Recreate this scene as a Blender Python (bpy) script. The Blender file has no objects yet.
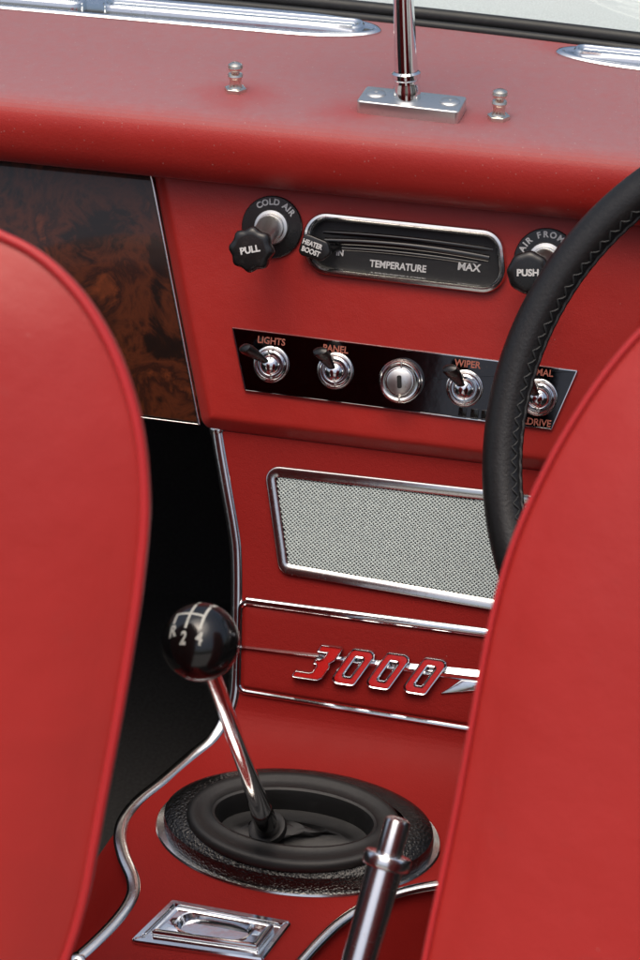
import bpy, bmesh, math, random
from math import sin, cos, radians, pi, sqrt, atan2
from mathutils import Vector, Matrix
random.seed(7)
S = bpy.context.scene
COL = S.collection

# ------------------------------------------------------------------ camera
PSI, PIT, RHO, FPX, DIST = radians(-12), radians(30), radians(1.3), 1900.0, 1.42
fwd = Vector((sin(PSI)*cos(PIT), cos(PSI)*cos(PIT), -sin(PIT)))
_r = Vector((cos(PSI), -sin(PSI), 0)); _u = _r.cross(fwd)
rgt = _r*cos(RHO) + _u*sin(RHO); upv = _u*cos(RHO) - _r*sin(RHO)
def ray(x, y): return (fwd*FPX + rgt*(x-320) - upv*(y-480)).normalized()
CAM = -DIST*ray(400, 370)
cam = bpy.data.cameras.new('camera'); co = bpy.data.objects.new('camera', cam); COL.objects.link(co)
M = Matrix((rgt, upv, -fwd)).transposed().to_4x4(); M.translation = CAM
co.matrix_world = M
cam.sensor_fit = 'VERTICAL'; cam.sensor_height = 36; cam.lens = 36*FPX/960
cam.clip_start = 0.02; cam.clip_end = 100
cam.dof.use_dof = True; cam.dof.focus_distance = 1.40; cam.dof.aperture_fstop = 11
S.camera = co
# ------------------------------------------------------------------ light
SUN_EL, SUN_AZ = radians(75), radians(-165)      # azimuth measured from +Y towards +X
w = bpy.data.worlds.new('World'); S.world = w; w.use_nodes = True
nt = w.node_tree; bg = nt.nodes['Background']; bg.inputs[1].default_value = 0.15
sky = nt.nodes.new('ShaderNodeTexSky'); sky.sky_type = 'NISHITA'; sky.sun_disc = False
sky.sun_elevation = SUN_EL; sky.sun_rotation = SUN_AZ
sky.air_density = 1.0; sky.dust_density = 8.0; sky.ozone_density = 1.0
nt.links.new(sky.outputs[0], bg.inputs[0])
sl = bpy.data.lights.new('sun', 'SUN'); sl.energy = .6; sl.angle = radians(60); sl.color = (1, .96, .9)
so = bpy.data.objects.new('sun', sl); COL.objects.link(so)
sd = Vector((sin(SUN_AZ)*cos(SUN_EL), cos(SUN_AZ)*cos(SUN_EL), sin(SUN_EL)))
so.rotation_euler = sd.to_track_quat('Z', 'Y').to_euler(); so.location = sd*3
S.view_settings.view_transform = 'Standard'; S.view_settings.look = 'None'
S.view_settings.exposure = 0.14; S.view_settings.gamma = 1
S.cycles.max_bounces = 8; S.cycles.caustics_reflective = False; S.cycles.caustics_refractive = False

# ------------------------------------------------------------------ materials
def nodes(name):
    m = bpy.data.materials.new(name); m.use_nodes = True
    return m, m.node_tree, m.node_tree.nodes['Principled BSDF']
def N(t, typ, **kw):
    n = t.nodes.new(typ)
    for k, v in kw.items():
        if k in n.inputs: n.inputs[k].default_value = v
        else: setattr(n, k, v)
    return n
def coord(t): return N(t, 'ShaderNodeTexCoord').outputs['Object']
def noise(t, co_, sc, det=4, rough=.5):
    n = N(t, 'ShaderNodeTexNoise', Scale=sc, Detail=det, Roughness=rough); t.links.new(co_, n.inputs['Vector']); return n.outputs['Fac']
def ramp(t, f, stops):
    r = N(t, 'ShaderNodeValToRGB'); e = r.color_ramp.elements
    while len(e) < len(stops): e.new(.5)
    for i, (p, c) in enumerate(stops):
        e[i].position = p; e[i].color = (*c, 1) if len(c) == 3 else c
    t.links.new(f, r.inputs[0]); return r.outputs[0]
def g3(v): return (v, v, v)
def mixc(t, f, a, b):
    m = N(t, 'ShaderNodeMix', data_type='RGBA')
    if hasattr(f, 'links'): t.links.new(f, m.inputs[0])
    else: m.inputs[0].default_value = f
    for i, v in ((6, a), (7, b)):
        if hasattr(v, 'links'): t.links.new(v, m.inputs[i])
        else: m.inputs[i].default_value = (*v, 1)
    return m.outputs[2]
def math_(t, op, a, b=0.0):
    m = N(t, 'ShaderNodeMath', operation=op)
    for i, v in ((0, a), (1, b)):
        if hasattr(v, 'links'): t.links.new(v, m.inputs[i])
        else: m.inputs[i].default_value = v
    return m.outputs[0]
def bump(t, h, strength, dist, prev=None):
    b = N(t, 'ShaderNodeBump', Strength=strength, Distance=dist); t.links.new(h, b.inputs['Height'])
    if prev: t.links.new(prev, b.inputs['Normal'])
    return b.outputs[0]
def voro(t, co_, sc, feat='F1'):
    n = N(t, 'ShaderNodeTexVoronoi', Scale=sc, feature=feat); t.links.new(co_, n.inputs['Vector']); return n.outputs['Distance']

def _at(x, y, z=.182):
    d = ray(x, y); p = CAM + d*((z-CAM.z)/d.z); return (p.x, p.y)
WIPED = [_at(236, 88)+(.055,), _at(352, 104)+(.05,), _at(478, 112)+(.045,), _at(560, 44)+(.05,)]
def vinyl(name, col, rough=.42, dust=0.0, grain=.25, wave=.5, spec=.42, sheen=.12):
    m, t, p = nodes(name); c = coord(t)
    v1 = ramp(t, noise(t, c, 9, 5), [(.3, g3(0)), (.7, g3(1))])
    base = mixc(t, v1, tuple(x*.94 for x in col), tuple(x*1.05 for x in col))
    # scuffs and soiling with a shape of their own
    sc = ramp(t, noise(t, c, 46, 8, .7), [(.60, g3(0)), (.80, g3(1))])
    base = mixc(t, math_(t, 'MULTIPLY', sc, .18), base, (col[0]*.55, col[1]*1.6+.01, col[2]*1.6+.01))
    rg = math_(t, 'ADD', rough-.05, math_(t, 'MULTIPLY', noise(t, c, 60, 5), .12))
    if dust:
        geo = N(t, 'ShaderNodeNewGeometry'); sx = N(t, 'ShaderNodeSeparateXYZ'); t.links.new(geo.outputs['True Normal'], sx.inputs[0])
        nz = ramp(t, sx.outputs[2], [(.55, g3(0)), (1.0, g3(1))])
        dn = ramp(t, noise(t, c, 130, 9, .75), [(.25, g3(.62)), (.75, g3(1))])
        dm = math_(t, 'MULTIPLY', math_(t, 'MULTIPLY', nz, dn), dust)
        # the cloth that wiped the top has left cleaner vinyl round the fittings
        for wx, wy, wr in WIPED:
            dv = N(t, 'ShaderNodeVectorMath', operation='DISTANCE'); t.links.new(c, dv.inputs[0]); dv.inputs[1].default_value = (wx, wy, .18)
            dd = math_(t, 'ADD', dv.outputs['Value'], math_(t, 'MULTIPLY', noise(t, c, 35, 4), .03))
            dm = math_(t, 'MULTIPLY', dm, ramp(t, math_(t, 'DIVIDE', dd, wr), [(.25, g3(.40)), (1.0, g3(1))]))
        base = mixc(t, dm, base, (.285, .185, .20))
        rg = math_(t, 'ADD', rg, math_(t, 'MULTIPLY', dm, .35))
        spn = voro(t, c, 210)
        wn = noise(t, c, 330, 2)
        spk = math_(t, 'MULTIPLY', ramp(t, spn, [(.0, g3(1)), (.17, g3(0))]), ramp(t, wn, [(.46, g3(0)), (.60, g3(1))]))
        base = mixc(t, math_(t, 'MULTIPLY', spk, .45), base, (.55, .45, .40))
    # stray specks everywhere, very sparse
    sp2 = ramp(t, voro(t, c, 75), [(.0, g3(1)), (.035, g3(0))])
    sel = ramp(t, noise(t, c, 31, 2), [(.56, g3(0)), (.60, g3(1))])
    base = mixc(t, math_(t, 'MULTIPLY', math_(t, 'MULTIPLY', sp2, sel), .6), base, (.5, .42, .36))
    t.links.new(base, p.inputs['Base Color']); t.links.new(rg, p.inputs['Roughness'])
    b = bump(t, voro(t, c, 1100, 'SMOOTH_F1'), grain, .0003)
    b = bump(t, noise(t, c, 260, 4), grain*.8, .0005, b)
    b = bump(t, noise(t, c, 14, 3), wave, .004, b)
    t.links.new(b, p.inputs['Normal'])
    p.inputs['Specular IOR Level'].default_value = spec
    p.inputs['Sheen Weight'].default_value = sheen; p.inputs['Sheen Roughness'].default_value = .4
    p.inputs['Sheen Tint'].default_value = (1, .75, .75, 1)
    return m
RED = (.38, .0180, .0125)
mat = {}
mat['vinyl'] = vinyl('red_vinyl', RED)
mat['vinyl_shaded'] = vinyl('red_vinyl_shaded', (.25, .0115, .0090), .6, 0.0, .45, .3, .15, .0)  # darker copy of the red vinyl, console shade put into its colour
mat['vinyl_dash'] = vinyl('red_dash_vinyl', RED, .46, 0.85, .3, .25)
mat['vinyl_seat'] = vinyl('red_seat_vinyl', (.385, .0195, .0150), .38, 0, .3, .6)
mat['piping'] = vinyl('red_piping', (.46, .02, .022), .4, 0, .1, .1)

def metal(name, col=(.78, .80, .82), rough=.08, wear=.5, scratch=.05):
    m, t, p = nodes(name); c = coord(t)
    pit = ramp(t, noise(t, c, 420, 6, .7), [(.56, g3(0)), (.74, g3(1))])
    bl = ramp(t, noise(t, c, 30, 4), [(.4, g3(.15)), (.7, g3(1))])
    f = math_(t, 'MULTIPLY', math_(t, 'MULTIPLY', pit, bl), wear)
    t.links.new(mixc(t, f, col, (.22, .18, .14)), p.inputs['Base Color'])
    p.inputs['Metallic'].default_value = 1
    t.links.new(math_(t, 'ADD', math_(t, 'MULTIPLY', f, .4), math_(t, 'ADD', rough, math_(t, 'MULTIPLY', noise(t, c, 50, 4), scratch))), p.inputs['Roughness'])
    t.links.new(bump(t, noise(t, c, 70, 3), .12, .0006), p.inputs['Normal'])
    return m
mat['chrome'] = metal('chrome'); mat['chrome_worn'] = metal('worn_chrome', (.70, .70, .68), .14, .9)
mat['chrome_satin'] = metal('satin_chrome', (.84, .84, .84), .2, .4)
mat['alu'] = metal('satin_aluminium', (.72, .72, .69), .3, .6)
mat['brass'] = metal('nickel_brass', (.74, .70, .62), .25, .5)
mat['mirror'] = metal('mirror_silver', (.9, .9, .9), .01, 0, 0)

def black(name, v=.012, rough=.3, bs=200, bstr=.1, coat=0, dist=.0005, dustf=.25):
    m, t, p = nodes(name); c = coord(t)
    d = ramp(t, noise(t, c, 90, 8, .7), [(.55, g3(0)), (.8, g3(1))])
    t.links.new(mixc(t, math_(t, 'MULTIPLY', d, dustf), g3(v), (.09, .085, .08)), p.inputs['Base Color'])
    t.links.new(math_(t, 'ADD', rough, math_(t, 'MULTIPLY', noise(t, c, 120, 5), .12)), p.inputs['Roughness'])
    t.links.new(bump(t, noise(t, c, bs, 5, .6), bstr, dist), p.inputs['Normal'])
    p.inputs['Coat Weight'].default_value = coat; p.inputs['Coat Roughness'].default_value = .03
    return m
mat['plastic'] = black('black_plastic', .010, .22)
mat['ball'] = black('black_ball_resin', .006, .10, 40, .02, .3, .0003, .05)
mat['plate'] = metal('dark_polished_plate', (.065, .062, .065), .07, .35, .06)
mat['gloss'] = black('black_gloss_plate', .008, .04, 60, .05, .0, .0003, .12)
mat['rubber'] = black('black_rubber', .006, .48, 300, .3, dustf=.12)
mat['leather'] = black('black_leather', .008, .34, 420, .4, 0, .0006, .1)
mat['seal'] = black('rubber_seal', .012, .4, 100, .2)
def lumpy():
    m, t, p = nodes('textured_rubber'); c = coord(t)
    t.links.new(mixc(t, math_(t, 'MULTIPLY', ramp(t, noise(t, c, 150, 5, .7), [(.5, g3(0)), (.75, g3(1))]), .2), g3(.006), g3(.05)), p.inputs['Base Color'])
    p.inputs['Roughness'].default_value = .2; p.inputs['Specular IOR Level'].default_value = .4
    b = bump(t, voro(t, c, 520, 'SMOOTH_F1'), .65, .0010); b = bump(t, noise(t, c, 1100, 3), .45, .0006, b)
    t.links.new(b, p.inputs['Normal']); return m
mat['lumpy'] = lumpy()
def flat(name, col, rough=.5):
    m, t, p = nodes(name); c = coord(t)
    t.links.new(mixc(t, ramp(t, noise(t, c, 700, 3), [(.35, g3(0)), (.7, g3(1))]), tuple(x*.82 for x in col), col), p.inputs['Base Color'])
    p.inputs['Roughness'].default_value = rough; return m
mat['white'] = flat('white_lettering', (.72, .72, .70)); mat['cream'] = flat('cream_lettering', (.66, .66, .58))
mat['orange'] = flat('orange_lettering', (.48, .15, .10)); mat['grille'] = flat('pale_grey_mesh', (.66, .74, .72), .35)
mat['enamel'] = flat('red_enamel', (.62, .02, .018), .2); mat['thread'] = flat('grey_thread', (.022, .024, .024), .6)
mat['dark'] = flat('dark_backing', (.012, .012, .012), .8)
mat['paint'] = flat('white_body_paint', (.60, .65, .64), .65)
def carpet():
    m, t, p = nodes('black_carpet'); c = coord(t)
    t.links.new(mixc(t, noise(t, c, 300, 5), g3(.02), g3(.07)), p.inputs['Base Color']); p.inputs['Roughness'].default_value = 1
    p.inputs['Specular IOR Level'].default_value = .1
    t.links.new(bump(t, noise(t, c, 900, 4), 1, .003), p.inputs['Normal']); return m
mat['carpet'] = carpet()
def burl():
    m, t, p = nodes('burr_walnut'); c = coord(t)
    n1 = N(t, 'ShaderNodeTexNoise', Scale=8, Detail=4, Roughness=.5, Distortion=2.4); t.links.new(c, n1.inputs['Vector'])
    n2 = N(t, 'ShaderNodeTexNoise', Scale=30, Detail=8, Roughness=.7, Distortion=2.0); t.links.new(c, n2.inputs['Vector'])
    a = math_(t, 'ADD', math_(t, 'MULTIPLY', n1.outputs['Fac'], .7), math_(t, 'MULTIPLY', n2.outputs['Fac'], .3))
    t.links.new(ramp(t, a, [(.34, (.003, .002, .0015)), (.44, (.010, .004, .002)), (.50, (.075, .018, .006)), (.56, (.020, .006, .003)), (.64, (.16, .036, .010)), (.72, (.05, .013, .005))]), p.inputs['Base Color'])
    p.inputs['Roughness'].default_value = .35; p.inputs['Coat Weight'].default_value = .55; p.inputs['Coat Roughness'].default_value = .05; p.inputs['Specular IOR Level'].default_value = .2
    return m
mat['wood'] = burl()
def glass():
    m = bpy.data.materials.new('windscreen_glass'); m.use_nodes = True; t = m.node_tree; t.nodes.clear()
    o = t.nodes.new('ShaderNodeOutputMaterial'); mx = t.nodes.new('ShaderNodeMixShader')
    tr = t.nodes.new('ShaderNodeBsdfTransparent'); tr.inputs[0].default_value = (.96, .98, .97, 1)
    gl = t.nodes.new('ShaderNodeBsdfGlossy'); gl.inputs['Roughness'].default_value = .01
    mx.inputs[0].default_value = .02
    t.links.new(tr.outputs[0], mx.inputs[1]); t.links.new(gl.outputs[0], mx.inputs[2]); t.links.new(mx.outputs[0], o.inputs[0])
    return m
mat['glass'] = glass()

# ------------------------------------------------------------------ object helpers
def worigin(o):
    v = Vector((0, 0, 0))
    while o: v = v + o.location; o = o.parent
    return v
def thing(name, label, cat, loc, group=None):
    o = bpy.data.objects.new(name, None); COL.objects.link(o); o.location = loc; o.empty_display_size = .02
    tag(o, label, cat, group); return o
def tag(o, label, cat, group=None):
    o['label'] = label; o['category'] = cat
    if group: o['group'] = group
    return o
class MB:
    def __init__(s): s.v = []; s.f = []
    def grid(s, rows, cu=False, cv=False):
        """rows: list of equal-length lists of points; cu closes along a row, cv closes across rows"""
        b = len(s.v); n = len(rows[0]); m = len(rows)
        for r in rows: s.v += [Vector(p) for p in r]
        for j in range(m if cv else m-1):
            for i in range(n if cu else n-1):
                s.f.append((b+j*n+i, b+j*n+(i+1) % n, b+((j+1) % m)*n+(i+1) % n, b+((j+1) % m)*n+i))
        return s
    def cap(s, pts, flip=False):
        b = len(s.v); s.v += [Vector(p) for p in pts]; r = list(range(b, b+len(pts)))
        s.f.append(tuple(r[::-1] if flip else r)); return s
    def fan(s, pts, c):
        b = len(s.v); s.v += [Vector(p) for p in pts]+[Vector(c)]; n = len(pts)
        for i in range(n): s.f.append((b+i, b+(i+1) % n, b+n))
        return s
    def tube(s, path, r, closed=False, n=12, caps=True, flat=1.0, nrm=None):
        path = [Vector(p) for p in path]; L = len(path); rr = r if isinstance(r, (list, tuple)) else [r]*L
        rows = []; ref = None
        for i, p in enumerate(path):
            a = path[(i-1) % L] if (closed or i > 0) else p; b_ = path[(i+1) % L] if (closed or i < L-1) else p
            t = (b_-a).normalized()
            if nrm is not None: ref = nrm(i) if callable(nrm) else Vector(nrm)
            elif ref is None: ref = Vector((0, 0, 1)) if abs(t.z) < .9 else Vector((0, 1, 0))
            x = (ref - t*ref.dot(t)).normalized(); y = t.cross(x); ref = x
            rows.append([p + x*cos(2*pi*k/n)*rr[i]*flat + y*sin(2*pi*k/n)*rr[i] for k in range(n)])
        s.grid(rows, cu=True, cv=closed)
        if caps and not closed: s.cap(rows[0], True); s.cap(rows[-1])
        return s
    def lathe(s, fr, prof, n=48, ex=1.0, ey=1.0, arc=None):
        """fr frame; prof list of (r, h); for ovals r is added to the half axes ex, ey"""
        rows = []
        for r, h in prof:
            row = []
            for k in range(n):
                a = 2*pi*k/n
                if ex == 1.0 and ey == 1.0: u, v = r*cos(a), r*sin(a)
                else: u, v = (ex+r)*cos(a), (ey+r)*sin(a)
                row.append(fr.at(u, v, h))
            rows.append(row)
        return s.grid(rows, cu=True)
    def build(s, name, material, parent=None, smooth=True, angle=38, weld=True):
        me = bpy.data.meshes.new(name); og = worigin(parent) if parent else Vector((0, 0, 0))
        me.from_pydata([tuple(p-og) for p in s.v], [], s.f); me.update()
        bm = bmesh.new(); bm.from_mesh(me)
        if weld: bmesh.ops.remove_doubles(bm, verts=bm.verts, dist=1e-6)
        bmesh.ops.recalc_face_normals(bm, faces=bm.faces)
        lim = radians(angle)
        for f in bm.faces: f.smooth = smooth
        for e in bm.edges:
            if len(e.link_faces) == 2 and e.calc_face_angle(0) > lim: e.smooth = False
        bm.to_mesh(me); bm.free()
        me.materials.append(mat[material] if isinstance(material, str) else material)
        o = bpy.data.objects.new(name, me); COL.objects.link(o)
        if parent: o.parent = parent
        return o
class Fr:
    """a plane: origin, in-plane axes X and Y, normal Z (towards the viewer)"""
    def __init__(s, O, Z, X=(1, 0, 0)):
        s.O = Vector(O); s.Z = Vector(Z).normalized(); X = Vector(X); s.X = (X - s.Z*X.dot(s.Z)).normalized(); s.Y = s.Z.cross(s.X)
    def at(s, u, v, h=0): return s.O + s.X*u + s.Y*v + s.Z*h
    def hit(s, x, y, h=0):
        d = ray(x, y); O = s.O + s.Z*h; return CAM + d*((O-CAM).dot(s.Z)/d.dot(s.Z))
    def uv(s, x, y, h=0):
        p = s.hit(x, y, h) - s.O; return (p.dot(s.X), p.dot(s.Y))
    def sub(s, u, v, h=0, rot=0.0):
        X = s.X*cos(rot)+s.Y*sin(rot); return Fr(s.at(u, v, h), s.Z, X)
def rpoly(pts, rad, n=6):
    out = []; L = len(pts)
    for i in range(L):
        p = Vector(pts[i]); a = Vector(pts[i-1]); b = Vector(pts[(i+1) % L]); r = rad[i] if isinstance(rad, (list, tuple)) else rad
        if r == 0: out.append(tuple(p)); continue
        da = (a-p).normalized(); db = (b-p).normalized(); th = da.angle(db)/2; d = min(r/math.tan(th), (a-p).length*.49, (b-p).length*.49); rr = d*math.tan(th)
        c = p + (da+db).normalized()*(rr/sin(th)); s0 = p+da*d-c; s1 = p+db*d-c
        a0 = atan2(s0.y, s0.x); a1 = atan2(s1.y, s1.x); dd = (a1-a0+pi) % (2*pi)-pi
        for k in range(n+1): q = a0+dd*k/n; out.append((c.x+rr*cos(q), c.y+rr*sin(q)))
    return out
def area(o): return sum(o[i-1][0]*o[i][1]-o[i][0]*o[i-1][1] for i in range(len(o)))/2
def inset(o, d):
    sg = 1 if area(o) > 0 else -1; L = len(o); out = []
    for i in range(L):
        p = Vector(o[i]); a = (p-Vector(o[i-1])); b = (Vector(o[(i+1) % L])-p)
        if a.length < 1e-9: a = b
        if b.length < 1e-9: b = a
        a.normalize(); b.normalize()
        na = Vector((-a.y, a.x))*sg; nb = Vector((-b.y, b.x))*sg; m = na+nb
        m = m/max(m.length_squared*.5, .3) if m.length > 1e-6 else na
        out.append((p.x+m.x*d, p.y+m.y*d))
    return out
def dens(o, step):
    out = []
    for i in range(len(o)):
        a = Vector(o[i]); b = Vector(o[(i+1) % len(o)]); k = max(1, int((b-a).length/step))
        out += [tuple(a+(b-a)*j/k) for j in range(k)]
    return out
def sweep(mb, fr, o, prof, closed=False):
    mb.grid([[fr.at(*p, h) for p in inset(o, d)] for d, h in prof], cu=True, cv=closed); return mb
def rings(pts, rad, ds, n=5, sub=6):
    out = []
    for d in ds:
        q = rpoly(inset(pts, d), [max(r_-d, .0006) for r_ in (rad if isinstance(rad, (list, tuple)) else [rad]*len(pts))], n); r_ = []
        for i in range(len(q)):
            a = Vector(q[i]); b = Vector(q[(i+1) % len(q)]); k = sub if (i % (n+1)) == n else 1
            r_ += [tuple(a+(b-a)*j/k) for j in range(k)]
        out.append(r_)
    return out
def psweep(mb, fr, pts, rad, prof, cap=True, n=5, sub=6):
    R_ = rings(pts, rad, [d for d, h in prof], n, sub)
    mb.grid([[fr.at(*p, h) for p in r_] for r_, (d, h) in zip(R_, prof)], cu=True)
    if cap: mb.cap([fr.at(*p, prof[-1][1]) for p in R_[-1]])
    return R_[-1]
def holed(mb, fr, outer, hole, h):
    bm = bmesh.new(); ed = []
    for lp in (outer, hole):
        vs_ = [bm.verts.new(fr.at(*p, h)) for p in lp]
        ed += [bm.edges.new((vs_[i-1], vs_[i])) for i in range(len(vs_))]
    bmesh.ops.triangle_fill(bm, edges=ed, use_beauty=True, normal=fr.Z)
    bm.verts.index_update(); b = len(mb.v)
    mb.v += [v.co.copy() for v in bm.verts]; mb.f += [tuple(v.index+b for v in f.verts) for f in bm.faces]; bm.free()
def subglyph(V, Fc, cuts=2):
    bm = bmesh.new(); vs_ = [bm.verts.new(v) for v in V]
    for f in Fc:
        try: bm.faces.new([vs_[i] for i in f])
        except ValueError: pass
    bmesh.ops.remove_doubles(bm, verts=bm.verts, dist=1e-6)
    bmesh.ops.triangulate(bm, faces=bm.faces); bmesh.ops.subdivide_edges(bm, edges=bm.edges, cuts=cuts, use_grid_fill=True)
    bm.verts.index_update(); r_ = ([v.co.copy() for v in bm.verts], [tuple(v.index for v in f.verts) for f in bm.faces]); bm.free(); return r_
def plate(mb, fr, o, h0, h1, bev=.001, n=3):
    prof = [(0, h0)]+[(bev*(1-cos(pi/2*k/n)), h1-bev+bev*sin(pi/2*k/n)) for k in range(n+1)]
    sweep(mb, fr, o, prof); mb.cap([fr.at(*p, h1) for p in inset(o, bev)]); mb.cap([fr.at(*p, h0) for p in o], True); return mb
def catmull(P, n=8, closed=False):
    P = [Vector(p) for p in P]; L = len(P); out = []
    for i in range(L if closed else L-1):
        if closed: a, b, c, d = P[i-1], P[i], P[(i+1) % L], P[(i+2) % L]
        else: a, b, c, d = P[max(i-1, 0)], P[i], P[i+1], P[min(i+2, L-1)]
        for k in range(n):
            t = k/n; out.append(.5*((2*b)+(c-a)*t+(2*a-5*b+4*c-d)*t*t+(3*b-a-3*c+d)*t**3))
    if not closed: out.append(P[-1])
    return out
def glyphs(txt, size, extr=.0, bold=0.0, space=1.0):
    cu = bpy.data.curves.new('t', 'FONT'); cu.body = txt; cu.size = 1.0; cu.align_x = 'CENTER'; cu.align_y = 'CENTER'
    cu.extrude = extr/size; cu.offset = bold/size; cu.space_character = space; cu.resolution_u = 4
    o = bpy.data.objects.new('t', cu); COL.objects.link(o); bpy.context.view_layer.update()
    me = bpy.data.meshes.new_from_object(o.evaluated_get(bpy.context.evaluated_depsgraph_get()))
    V = [v.co*size for v in me.vertices]; Fc = [tuple(p.vertices) for p in me.polygons]
    bpy.data.objects.remove(o); bpy.data.curves.remove(cu); bpy.data.meshes.remove(me)
    return V, Fc
def text(mb, fr, txt, u, v, size, rot=0, h=.0004, bold=0.0, sx=1.0, space=1.0, th=.0002, shear=0):
    V, Fc = glyphs(txt, size, th, bold, space); b = len(mb.v)
    c, s_ = cos(rot), sin(rot)
    for q in V:
        x = (q.x+q.y*shear)*sx; y = q.y
        mb.v.append(fr.at(u+x*c-y*s_, v+x*s_+y*c, h+q.z))
    mb.f += [tuple(i+b for i in f) for f in Fc]; return mb

# ------------------------------------------------------------------ planes of the cockpit
t20 = radians(20)
FF = Fr((0, 0, 0), (0, -cos(t20), sin(t20)))                    # dashboard face
k25 = radians(25)
pk = FF.hit(300, 440) + Vector((0, .012, 0))
KK = Fr(pk, (0, -cos(k25), sin(k25)))                           # console face
ct = KK.hit(350, 750)
T5 = radians(5)
TT = Fr((0, ct.y, ct.z), (0, -sin(T5), cos(T5)))                # tunnel top
DD = Fr((0, .044, .175), (0, -sin(radians(3)), cos(radians(3)))) # dashboard top

# ================================================================== structure: footwell carpet, bonnet
mb = MB()
X0, X1, Y0, Y1, ZF, ZT = -.78, .78, -1.0, .42, -.52, .16
mb.grid([[(X0, Y0, ZT-.1), (X0, Y0, ZF), (X1, Y0, ZF), (X1, Y0, ZT-.1)], [(X0, Y1, ZT-.1), (X0, Y1, ZF), (X1, Y1, ZF), (X1, Y1, ZT-.1)]])
mb.cap([(X0, Y1, ZF), (X1, Y1, ZF), (X1, Y1, ZT), (X0, Y1, ZT)])
fl = mb.build('floor', 'carpet', None, smooth=False); fl['kind'] = 'structure'

gm, gt_, gp_ = nodes('pale_paving'); gc_ = coord(gt_)
gt_.links.new(mixc(gt_, noise(gt_, gc_, 3, 8, .7), (.24, .235, .22), (.38, .37, .35)), gp_.inputs['Base Color']); gp_.inputs['Roughness'].default_value = .9
mb = MB(); mb.cap([(-30, -30, -.78), (30, -30, -.78), (30, 30, -.78), (-30, 30, -.78)])
gr_o = mb.build('ground', gm, None, smooth=False); gr_o['kind'] = 'structure'
# ================================================================== dashboard
dash = thing('dashboard', 'padded red vinyl dashboard with dusty top and walnut panels beside the centre', 'dashboard', (0, 0, 0))
DDs = Fr(DD.at(0, 0, .004), DD.Z)
sp = [DDs.hit(x, y) for x, y in ((150, -11), (260, -1.5), (330, 5.5), (400, 13), (480, 22), (560, 31), (640, 40.5))]
import numpy as np
_cf = np.polyfit([p.x for p in sp], [p.y for p in sp], 2)
_cf[0] = min(_cf[0], 0)
sp = [Vector((x, float(np.polyval(_cf, x)), 0)) for x in [-.74+1.48*i/60 for i in range(61)]]
sp = [Vector((p.x, p.y, .179+(p.y-.044)*math.tan(radians(3)))) for p in sp]
print('seal', _cf, sp[0], sp[30], sp[-1])
def seal_y(x):
    for a_, b_ in zip(sp, sp[1:]):
        if a_.x <= x <= b_.x: return a_.y+(b_.y-a_.y)*(x-a_.x)/(b_.x-a_.x)
    return sp[0].y if x < sp[0].x else sp[-1].y
# crash roll and top: profile in y,z swept along x
prof = [(.062, .128)]
yc, zc, R = .044, .147, .028
for k in range(-100, 91, 8):
    a = radians(k); ca, sa = cos(a), sin(a); prof.append((yc - R*math.copysign(abs(ca)**.78, ca), zc + R*math.copysign(abs(sa)**.86, sa)))
prof[1:1] = [(.052, .121)]
tp = []
for i in range(1, 15):
    d = .37*i/14; tp.append((.044+d, .175+d*math.tan(radians(3))))
prof += tp
rows = []
for i in range(81):
    x = -.8+1.6*i/80
    row = []
    ke = (seal_y(x)+.004-.044)/.37
    for j, (y, z) in enumerate(prof):
        row.append((x, y, z) if y <= .0441 else (x, .044+(y-.044)*ke, .175+(z-.175)*ke))
    rows.append(row)
mb = MB(); mb.grid(rows); 
top = mb.build('dash_top', 'vinyl_dash', dash)
# centre face: raised trapezoid with soft edges and a lip turned under
wl_t, wl_b = FF.uv(150, 178), FF.uv(199, 430)
xt, xb = -wl_t[0], -wl_b[0]; vt, vb = wl_t[1], wl_b[1]
slope = (xt-xb)/(vt-vb)
VT, VB = .150, FF.uv(300, 443)[1]
hx = lambda v: xb + (v-vb)*slope
outl = [(-hx(VT), VT), (-hx(VB), VB), (hx(VB), VB), (hx(VT), VT)]
def fuv(*pp, h=0): return [FF.uv(x, y, h) for x, y in pp]
hro = rpoly(fuv((303, 209.5), (503, 230.5), (510, 296.5), (306, 272.5))[::-1], [.019, .017, .017, .0175], 12)
mb = MB(); pr = [(0, -.03), (0, -.0115), (.0008, -.0098), (.0022, -.0082), (.0085, -.0024), (.0105, -.0008), (.0125, -.0001), (.015, 0)]
last = psweep(mb, FF, outl, [.004, .012, .012, .004], pr, False, 5, 10); holed(mb, FF, last, inset(hro, .003), 0)
mb.build('centre_panel', 'vinyl', dash, angle=60)
# walnut panels, recessed, with bright edge strip
for sgn in (-1, 1):
    g = .0
    P = [(sgn*(hx(VT)+g), VT), (sgn*(hx(VB+.004)+g), VB+.004), (sgn*.74, VB+.004), (sgn*.74, VT)]
    if sgn > 0: P = P[::-1]
    mb = MB(); plate(mb, FF, dens(rpoly(P, .002, 2), .05), -.024, -.010, .0012)
    wp = mb.build('wood_panel', 'wood', dash, angle=30)
    q = [(sgn*(hx(VT)+.0013), VT), (sgn*(hx(VB+.004)+.0013), VB+.003), (sgn*.74, VB+.003)]
    pth = [FF.at(*rp, -.0085) for rp in [q[0], ((q[0][0]+q[1][0])/2, (q[0][1]+q[1][1])/2), q[1]]] 
    mb = MB(); mb.tube(pth, .0011, n=10)
    mb.tube([FF.at(*q[1], -.0085), FF.at(*q[2], -.0085)], .0006, n=10)
    mb.build('trim_strip', 'chrome_worn', wp)
# red underside shelf behind the lower lip
mb = MB(); mb.grid([[FF.at(-.74, VB+.006, -.026), FF.at(.74, VB+.006, -.026)], [(-.74, .30, -.07), (.74, .30, -.07)]])
mb.build('underside', 'carpet', dash)

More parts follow.
